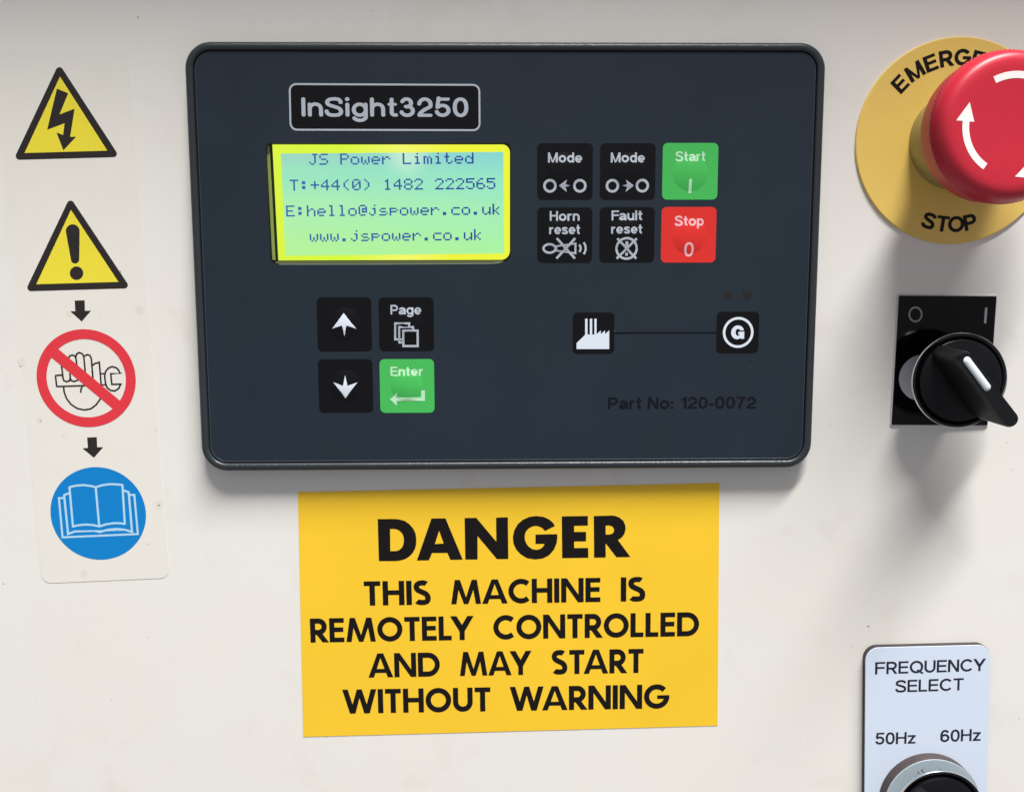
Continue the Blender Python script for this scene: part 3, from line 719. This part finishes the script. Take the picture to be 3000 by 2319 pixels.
flat('lettering', [
    [zp('M', [(90, 162), (287, 160), (294, 831), (110, 832)], SN)] + between('M', [(285, 160), (370, 160), (440, 168), (520, 190), (600, 245), (660, 315), (695, 390), (708, 480), (706, 560), (690, 630), (655, 695), (600, 755), (530, 800), (450, 823), (380, 830), (291, 831)],
        [(285, 318), (340, 316), (385, 322), (430, 340), (465, 370), (492, 410), (508, 460), (510, 510), (503, 555), (488, 600), (462, 635), (430, 658), (395, 670), (350, 674), (320, 674), (291, 673)], SN),
    [zp('M', q, SN) for q in ([(950, 152), (1074, 150), (1074, 345), (1004, 560), (960, 702), (910, 818), (718, 822)], [(1072, 150), (1175, 150), (1450, 808), (1255, 812), (1205, 700), (1148, 552), (1072, 345)], [(1002, 560), (1150, 552), (1207, 700), (958, 702)])],
    [zp('M', [(1480, 145), (1668, 142), (1988, 522), (1984, 138), (2172, 132), (2180, 798), (1998, 800), (1687, 430), (1688, 806), (1492, 808)], SN)],
    between('N', [(797, 270), (760, 215), (700, 165), (610, 125), (490, 112), (380, 128), (280, 175), (200, 245), (145, 340), (122, 450), (135, 560), (180, 650), (250, 725), (350, 785), (480, 805), (600, 790), (700, 740), (780, 650), (825, 540)],
        [(637, 350), (600, 310), (560, 285), (520, 273), (480, 270), (430, 280), (375, 310), (335, 355), (315, 410), (312, 455), (318, 500), (340, 555), (375, 600), (425, 637), (480, 652), (535, 648), (585, 625), (615, 590), (630, 553)], SN)
        + [zp('N', [(485, 408), (834, 402), (833, 470), (825, 542), (810, 575), (630, 555), (485, 558)], SN)],
    [zp('N', [(905, 118), (1322, 112), (1322, 264), (1103, 268), (1104, 366), (1294, 366), (1294, 516), (1102, 518), (1104, 624), (1327, 622), (1330, 778), (912, 784)], SN)],
    [zp('N', [(1417, 112), (1607, 108), (1608, 774), (1422, 776)], SN), zp('N', [(1606, 556), (1606, 480), (1800, 490), (2002, 766), (1780, 770), (1612, 552)], SN)]
        + between('N', [(1605, 108), (1690, 104), (1760, 110), (1830, 138), (1890, 190), (1922, 260), (1925, 330), (1905, 400), (1865, 455), (1800, 497), (1700, 540), (1605, 550)],
        [(1605, 264), (1650, 262), (1690, 266), (1715, 280), (1735, 305), (1742, 335), (1737, 365), (1720, 388), (1695, 402), (1665, 408), (1635, 408), (1605, 408)], SN)],
    .17, M['ink'], ds, 'large black heading reading DANGER')
dl([('THIS', 364, 693), ('MACHINE', 793, 1528), ('IS', 1627, 1748)], 626, 400, 606, 1650, 119, .212, 'THIS MACHINE IS')
dl([('REMOTELY', 101, 905), ('CONTROLLED', 1001, 2012)], 808, 110, 776, 1990, 118, .212, 'REMOTELY CONTROLLED')
dl([('AND', 386, 738), ('MAY', 836, 1189), ('START', 1288, 1740)], 980, 400, 957, 1700, 118, .212, 'AND MAY START')
dl([('WITHOUT', 260, 988), ('WARNING', 1082, 1866)], 1157, 300, 1131, 1850, 118, .212, 'WITHOUT WARNING')

# =================================================================== SAFETY LABEL STRIP
lc = P('S', 250, 950)
ls = thing('safety_label_strip', 'tall clear strip of four safety signs left of the controller', 'safety label', *lc)
LN = .10
strip = rpoly(zp('S', [(-22, 142), (371, 138), (497, 1692), (123, 1708)], LN), 2.9)
sheet('label_sheet', strip, LN, M['label'], ls)
def tri(outer, inner, z, sym, label):
    t = flat('warning_triangle', [[rpoly(zp(z, outer, LN), 1.05)]], LN + .03, M['tri_k'], ls, label)
    flat('yellow_field', [[zp(z, inner, LN)]], LN + .06, M['tri_y'], t)
    flat('symbol', sym, LN + .09, M['tri_k'], t)
tri([(324, 349), (74, 879), (658, 863)], [(330, 422), (135, 841), (590, 828)], 'A',
    [[zp('A', [(313, 488), (375, 513), (327, 630), (410, 598), (386, 752), (418, 752), (349, 826), (311, 729), (347, 742), (356, 677), (260, 713)], LN)]], 'yellow triangle with lightning bolt')
def drop(z, x0, y0, r0, x1, y1, r1):
    a = [(x0 + r0 * math.cos(math.radians(t)), y0 - r0 * math.sin(math.radians(t))) for t in range(0, 181, 15)]
    b = [(x1 + r1 * math.cos(math.radians(t)), y1 - r1 * math.sin(math.radians(t))) for t in range(180, 361, 15)]
    return zp(z, a + b, LN)
tri([(385, 1082), (138, 1600), (718, 1583)], [(390, 1153), (200, 1561), (651, 1548)], 'A',
    [[drop('A', 400, 1270, 38, 413, 1424, 23)], [zp('A', [(421 + 37 * math.cos(t * .2618), 1500 + 37 * math.sin(t * .2618)) for t in range(24)], LN)]], 'yellow triangle with exclamation mark')
flat('down_arrow', [[zp('B', [(410, 57), (465, 55), (467, 113), (500, 112), (449, 172), (387, 116), (414, 115)], LN)]], LN + .03, M['tri_k'], ls, 'upper black down arrow')
flat('down_arrow', [[zp('B', [(479, 808), (532, 806), (534, 861), (567, 861), (516, 919), (453, 867), (483, 865)], LN)]], LN + .03, M['tri_k'], ls, 'lower black down arrow')
pc = Vector(P('H', 832, 860, LN)); 
hand = flat('hand_with_spanner', [
    zstroke('H', [(437, 640), (460, 850), (475, 895), (520, 915), (565, 895), (578, 855), (570, 790)], 27, LN, rnd=True)
    + zstroke('H', [(578, 855), (590, 895), (635, 910), (690, 890)], 27, LN, rnd=True)
    + zstroke('H', [(552, 530), (575, 498), (615, 488), (650, 505), (664, 530)], 27, LN, rnd=True)
    + zstroke('H', [(684, 665), (664, 520), (680, 468), (725, 448), (770, 470), (792, 510), (818, 780)], 27, LN, rnd=True)
    + zstroke('H', [(808, 500), (850, 480), (890, 495), (912, 540), (940, 880)], 27, LN, rnd=True)
    + zstroke('H', [(930, 655), (965, 625), (1040, 603), (1072, 990)], 27, LN)
    + zstroke('H', [(445, 808), (345, 814), (343, 840), (360, 985), (380, 990), (820, 975)], 27, LN)
    + zstroke('H', [(770, 990), (750, 1025), (743, 1090)], 27, LN)
    + zstroke('H', [(470, 990), (480, 1080), (520, 1185), (590, 1275), (690, 1340), (800, 1363), (905, 1345), (990, 1280), (1055, 1190)], 27, LN, rnd=True)
    + zstroke('H', [(1060, 787), (1135, 783)], 24, LN) + zstroke('H', [(1075, 966), (1145, 964)], 24, LN)
    + zstroke('H', [(1366, 778), (1350, 730), (1310, 690), (1240, 672), (1180, 700), (1140, 750), (1125, 830), (1140, 940), (1165, 1010), (1220, 1052), (1290, 1060), (1350, 1020), (1382, 952), (1240, 955), (1222, 785), (1375, 778)], 27, LN, closed=True)],
    LN + .03, M['tri_k'], ls, 'black outline hand holding a spanner')
flat('prohibition_ring', [stroke(circ(pc.x, pc.y, 13.25, 96), 2.95, True) + zstroke('H', [(290, 425), (1350, 1310)], 178, LN)], LN + .06, M['sgn_r'], ls, 'red prohibition ring with diagonal bar')
bc = Vector(P('B', 540, 1226, LN))
bd = flat('mandatory_disc', [[circ(bc.x, bc.y, 14.45, 96)]], LN + .03, M['sgn_b'], ls, 'blue disc with open book')
flat('open_book', [
    zstroke('J', [(383, 400), (500, 372), (640, 362), (760, 378), (850, 400), (960, 365), (1100, 345), (1230, 350), (1320, 362), (1362, 1052)], 38, LN)
    + zstroke('J', [(383, 390), (446, 1092), (560, 1068), (690, 1058), (800, 1068), (910, 1092), (1030, 1055), (1180, 1032), (1290, 1036), (1370, 1050)], 38, LN)
    + zstroke('J', [(848, 400), (910, 1090)], 38, LN)
    + zstroke('J', [(372, 505), (290, 540), (360, 1225), (480, 1180), (1500, 1160), (780, 1164), (922, 1192), (1060, 1150), (1230, 1136), (1360, 1150), (1490, 1188), (1430, 490), (1330, 452)], 38, LN)
    + zstroke('J', [(290, 592), (198, 592), (262, 1284), (1592, 1226), (1530, 536), (1445, 536)], 36, LN)], LN + .06, M['sgn_lb'], bd)
SM = []
for (x, y, r) in ((380, 130, 16), (765, 112, 22), (118, 395, 20), (218, 712, 16), (348, 800, 9), (855, 768, 9), (872, 1178, 22), (462, 1552, 20), (812, 1392, 6), (527, 935, 6)):
    c = P('B', x, y, LN); r = r / 1.875 / 9.75; SM.append([[(c[0] + r * (1 + .18 * math.sin(i * 1.9 + x)) * math.cos(i * .524), c[1] + r * (1.1 + .2 * math.cos(i * 2.3)) * math.sin(i * .524)) for i in range(12)]])
o = flat('air_bubble', SM, LN + .02, M['smudge'], ls); o['kind'] = 'stuff'
SM = []
for (z, x, y, r) in (('B', 222, 717, 3), ('B', 873, 1180, 4.5), ('A', 660, 1494, 4), ('B', 548, 133, 2), ('B', 818, 1393, 2)):
    c = P(z, x, y, LN); r = r / 1.875 / 9.75; SM.append([[(c[0] + r * .7 * math.cos(i * .785) + r * .5 * math.sin(i * .785), c[1] + r * 1.3 * math.sin(i * .785)) for i in range(8)]])
o = flat('dirt_speck', SM, LN + .045, M['speck'], ls); o['kind'] = 'stuff'

# =================================================================== EMERGENCY STOP
LP = 0.9
ec = Vector(P('E', 824, 785, LP))
es = thing('emergency_stop', 'red mushroom emergency stop button on a round yellow legend plate', 'emergency stop', ec.x, ec.y)
ER = rad('E', 826, 784, 699, LP)
N_ = 128
loft('legend_plate', [(circ(*ec, ER - .15, N_), 0), (circ(*ec, ER, N_), .2), (circ(*ec, ER, N_), LP - .25), (circ(*ec, ER - .25, N_), LP), (circ(*ec, 10, N_), LP)], M['leg_y'], es, cap1=True, label='round yellow legend plate')
def arc_text(txt, angs, rad, H, W_, inward, w, m, nn, parent, xs=1.0):
    G = []
    for ch_, a in zip(txt, angs):
        g, gw = glyph(ch_, 'h', w); a_ = math.radians(a)
        er = Vector((math.cos(a_), math.sin(a_))); up = er if inward else -er; rt = Vector((up.y, -up.x))
        base = ec + er * rad - up * H / 2
        G.append([[tuple(base + rt * (p[0] - gw / 2) * H * xs + up * p[1] * H) for p in q] for q in g])
    return flat('lettering', G, nn, m, parent, 'black lettering reading ' + txt)
kx = ER / 696
arc_text('EMERGENCY', [136.8, 123.6, 111.4, 100.2, 88.6, 77.4, 66.0, 54.0, 42.0], 560 * kx, 109 * kx, 0, True, .215, M['ink'], LP + .05, es, 1.12)
arc_text('STOP', [-106.6, -96.6, -86.9, -76.8], 561 * kx, 109 * kx, 0, False, .21, M['ink'], LP + .05, es, 1.08)
CR = 14.0
loft('collar', [(circ(*ec, CR, 96), LP - .1), (circ(*ec, CR, 96), 12.5), (circ(*ec, CR - .5, 96), 13.2), (circ(*ec, 11.5, 96), 13.2), (circ(*ec, 11.5, 96), 16)], M['collar'], es, cap0=False)
loft('neck', [(circ(*ec, 10.5, 64), 13), (circ(*ec, 12.5, 64), 19), (circ(*ec, 17.2, 64), 19.6)], M['estop_u'], es, cap0=False, cap1=False)
# mushroom head: under skirt, fine serrated rim, rolled shoulder, slightly hollow face
def srr(r, amp, n, NN=220): return ([(ec.x + (r + amp * (1 if i % 2 else -1)) * math.cos(2 * math.pi * i / NN), ec.y + (r + amp * (1 if i % 2 else -1)) * math.sin(2 * math.pi * i / NN)) for i in range(NN)], n)
RI = 20.0
head = [srr(17.6, 0, 19.3), srr(19.0, 0, 19.7), srr(19.25, 0, 20.6), srr(19.5, 0, 24.0), srr(19.7, 0.02, 26.6), srr(RI, .15, 26.9), srr(RI, .15, 28.0), srr(RI - .12, .02, 28.3), srr(RI - .35, 0, 29.4), srr(RI - .85, 0, 30.6), srr(RI - 1.5, 0, 31.5), srr(RI - 2.4, 0, 32.1), srr(RI - 3.5, 0, 32.42),
        srr(RI - 5.0, 0, 32.5), srr(11, 0, 32.4), srr(6, 0, 32.3), srr(2, 0, 32.25)]
hd = loft('button_head', head, M['estop'], es, cap0=False, label='round red mushroom head with serrated rim')
def fh(u, v):
    r = math.hypot(u - ec.x, v - ec.y); tb = [(2, 32.25), (6, 32.3), (11, 32.4), (15.0, 32.5), (16.5, 32.42), (17.6, 32.1)]
    for (a, x_), (b, y_) in zip(tb, tb[1:]):
        if a <= r <= b: return x_ + (y_ - x_) * (r - a) / (b - a)
    return 32.25
ky = rad('E', 1225, 690, 300, 32.2) / 300
for k in range(3):
    ro, ri = 360 * ky, 312 * ky; b0 = 237 + 120 * k; a1 = 176 + 120 * k; ap = 154.5 + 120 * k
    pts = [(r_, a) for r_, a in [(ro, b0 - (b0 - a1) * i / 14) for i in range(15)]] + [(406 * ky, a1), (352 * ky, ap), (278 * ky, a1)] + [(ri, a1 + (b0 - a1) * i / 14) for i in range(15)]
    pl = [(ec.x + r_ * math.cos(math.radians(a)), ec.y + r_ * math.sin(math.radians(a))) for r_, a in pts]
    flat('curved_arrow', [[pl]], .05, M['arrow_w'], hd, None, fh, .9)

# =================================================================== ROTARY SELECTOR (built once, dressed twice)
def capsule(c, d, L0, L1, r0, r1, seg=10):
    """outline round two ends along direction d: end 0 radius r0 at -L0, end 1 radius r1 at +L1"""
    d = Vector(d).normalized(); a = math.atan2(d.y, d.x); o = []
    for i in range(seg + 1):
        t = a - math.pi / 2 + math.pi * i / seg; o.append((c[0] + d.x * L1 + r1 * math.cos(t), c[1] + d.y * L1 + r1 * math.sin(t)))
    for i in range(seg + 1):
        t = a + math.pi / 2 + math.pi * i / seg; o.append((c[0] - d.x * L0 + r0 * math.cos(t), c[1] - d.y * L0 + r0 * math.sin(t)))
    return o
def selector(par, c, n0, RR, d, htop=14.5):
    """chrome ringed dial standing from height n0 to n0 + 10, lever on top along d"""
    q = lambda r, n_: (circ(c[0], c[1], r, 96), n_)
    n1 = n0 + 10.0
    loft('switch_body', [q(6.4, n0 - .4), q(6.6, n1 - 3.2), q(RR - 1.4, n1 - 1.6), q(RR - 1.1, n1 - 1.2)], M['knob'], par, cap0=False, cap1=False)
    loft('chrome_ring', [q(RR - 1.2, n1 - 1.3), q(RR - .2, n1 - 1.2), q(RR, n1 - .8), q(RR - .02, n1 - .25), q(RR - .16, n1), q(RR - .32, n1 - .1), q(RR - .6, n1 - .5)], M['chrome'], par, cap0=False, cap1=False)
    loft('dial', [q(RR - 2.0, n1 - 1.3), q(RR - 2.05, n1 + .35), q(RR - 2.35, n1 + .6), q(2, n1 + .62)], M['knob'], par, cap0=False)
    loft('glossy_bevel', [q(RR - .3, n1 - .2), q(RR - .7, n1 - .1), q(RR - 1.0, n1 - .2), q(RR - 1.75, n1 - .95), q(RR - 2.1, n1 - 1.1)], M['bevel'], par, cap0=False, cap1=False)
    b = n1 + .5
    rings = [(capsule(c, d, 9.6, 9.4, 2.9, 3.5), b), (capsule(c, d, 9.8, 10.4, 2.45, 3.1), b + htop * .35), (capsule(c, d, 10.0, 11.6, 2.1, 2.5), b + htop * .8), (capsule(c, d, 10.0, 11.9, 2.0, 2.3), b + htop * .95), (capsule(c, d, 9.9, 11.8, 1.75, 2.05), b + htop)]
    lv = loft('lever', rings, M['knob2'], par, cap0=False)
    k = b + htop
    cc = (c[0] - d[0] * 4.3, c[1] - d[1] * 4.3)
    loft('white_marker', [(capsule(cc, d, 4.9, 4.6, 1.05, 1.05), k - .3), (capsule(cc, d, 4.9, 4.6, 1.05, 1.05), k + .05), (capsule(cc, d, 4.8, 4.5, .8, .8), k + .35), (capsule(cc, d, 4.7, 4.4, .35, .35), k + .5)], M['mark_w'], lv, cap0=False)
# first: main switch on the glossy black plate
pl_c = P('R', 746, 720, 0.8)
rs = thing('rotary_selector', 'black rotary selector switch with white marker on a glossy black O and I plate', 'rotary switch', *pl_c)
PN = 0.8
pp = zp('R', [(378, 186), (1181, 191), (1108, 1254), (318, 1248)], PN)
pv = [Vector(p) for p in pp]; pcn = sum(pv, Vector((0, 0))) / 4
ex_ = ((pv[1] - pv[0]).normalized() + (pv[2] - pv[3]).normalized()).normalized(); ey_ = Vector((-ex_.y, ex_.x))
pw = ((pv[1] - pv[0]).length + (pv[2] - pv[3]).length) / 2; ph = ((pv[0] - pv[3]).length + (pv[1] - pv[2]).length) / 2
def prect(k, r=.3): return rpoly([tuple(pcn + ex_ * (pw / 2 + k) * a + ey_ * (ph / 2 + k) * b) for a, b in ((-1, 1), (1, 1), (1, -1), (-1, -1))], r, 4)
loft('plate_holder', [(prect(.42), 0), (prect(.38), .3), (prect(.25), PN - .3)], M['holder'], rs, smooth=False)
loft('legend_plate', [(prect(0), PN - .3), (prect(0), PN - .05), (prect(-.06), PN)], M['gloss_k'], rs, smooth=False, label='glossy black rectangular legend plate')
flat('off_mark', [zstroke('R', [(512 + 51 * math.cos(t * math.pi / 18), 340 + 58 * math.sin(t * math.pi / 18)) for t in range(36)], 14, PN, True)], PN + .04, M['mark_g'], rs, 'grey engraved O')
flat('on_mark', [zstroke('R', [(1095, 284), (1086, 414)], 20, PN)], PN + .04, M['mark_g'], rs, 'grey engraved I')
gc = P('R', 566, 862, PN); flat('grey_disc', [[circ(gc[0], gc[1], rad('R', 566, 862, 190, PN), 72)]], PN + .03, M['disc_g'], rs, 'pale grey disc partly under the dial')
RN = 12.5
rc = Vector(P('R', 880, 884, RN)); RRr = rad('R', 880, 884, 392, RN)
t0 = Vector(P('Q', 868, 500, 27)); t1_ = Vector(P('Q', 1625, 1510, 27)); dd = (t1_ - t0).normalized()
selector(rs, rc, RN - 10 + .0, RRr, dd, 14.5)

# =================================================================== FREQUENCY SELECTOR
fc0 = P('F', 900, 1750, 2)
fs = thing('frequency_selector', 'pale tag marked FREQUENCY SELECT with black rotary switch at bottom right', 'rotary switch', *fc0)
FN = 2.2
c1 = P('F', 290, 262, FN); c2 = P('F', 1528, 232, FN); c4 = P('F', 280, 1688, FN); c3 = P('F', 1478, 1688, FN)
dl_ = (Vector(c4) - Vector(c1)).normalized(); L_ = 98
tagp = [c1, c2, tuple(Vector(c2) + dl_ * L_), tuple(Vector(c1) + dl_ * L_)]
tg = rpoly([(a, b) for a, b in tagp], 4.1, 10)
tci = rpoly(tagp, 4.1, 10)
def inset(pts, k):
    c = sum((Vector(p) for p in pts), Vector((0, 0))) / len(pts); return [tuple(Vector(p) + (c - Vector(p)).normalized() * k) for p in pts]
loft('tag_core', [(inset(tg, -.12), 0.0), (inset(tg, -.12), FN - .25)], M['tag_k'], fs, smooth=False, label='dark edge of the tag')
loft('tag_plate', [(tg, FN - .25), (inset(tg, .02), FN - .03), (inset(tg, .14), FN)], M['tag'], fs, cap0=False, smooth=False, label='pale blue white tag face')
flat('lettering', words('F', [('FREQUENCY', 383, 524, 1478, 488, 121)], 'h', .165, FN), FN + .03, M['tag_i'], fs, 'dark line reading FREQUENCY')
flat('lettering', words('F', [('SELECT', 585, 702, 1258, 680, 120)], 'h', .165, FN), FN + .03, M['tag_i'], fs, 'dark line reading SELECT')
flat('lettering', words('F', [('50Hz', 385, 1217, 784, 1206, 116)], 'h', .165, FN), FN + .03, M['tag_i'], fs, 'dark marking 50Hz')
flat('lettering', words('F', [('60Hz', 1027, 1192, 1428, 1178, 118)], 'h', .165, FN), FN + .03, M['tag_i'], fs, 'dark marking 60Hz')
gc2 = Vector(P('F', 890, 1750, FN)); gr = rad('F', 890, 1750, 458, FN)
loft('gasket', [(circ(*gc2, gr, 72), FN - .1), (circ(*gc2, gr, 72), FN + 3.6), (circ(*gc2, gr - .15, 72), FN + 3.8)], M['gasket'], fs, cap0=False)
loft('pale_washer', [(circ(*gc2, gr - .12, 72), FN + 3.75), (circ(*gc2, gr - .2, 72), FN + 4.0)], M['ring_g'], fs, cap0=False, label='pale grey washer with scratched pen marks')
flat('pen_mark', [zstroke('G', [(487, 592), (516, 640)], 8, 6.4), zstroke('G', [(538, 580), (568, 562), (556, 594), (597, 606)], 8, 6.4), zstroke('G', [(832, 574), (846, 562), (872, 572)], 7, 6.4), zstroke('G', [(452, 676), (462, 684)], 6, 6.4)], FN + 4.04, M['tag_i'], fs)
gcr = Vector(P('F', 1022, 1905, 13.0))
selector(fs, gcr, 3.0, rad('F', 1022, 1905, 431, 13.0), Vector((math.cos(math.radians(-42)), math.sin(math.radians(-42)))), 14.5)
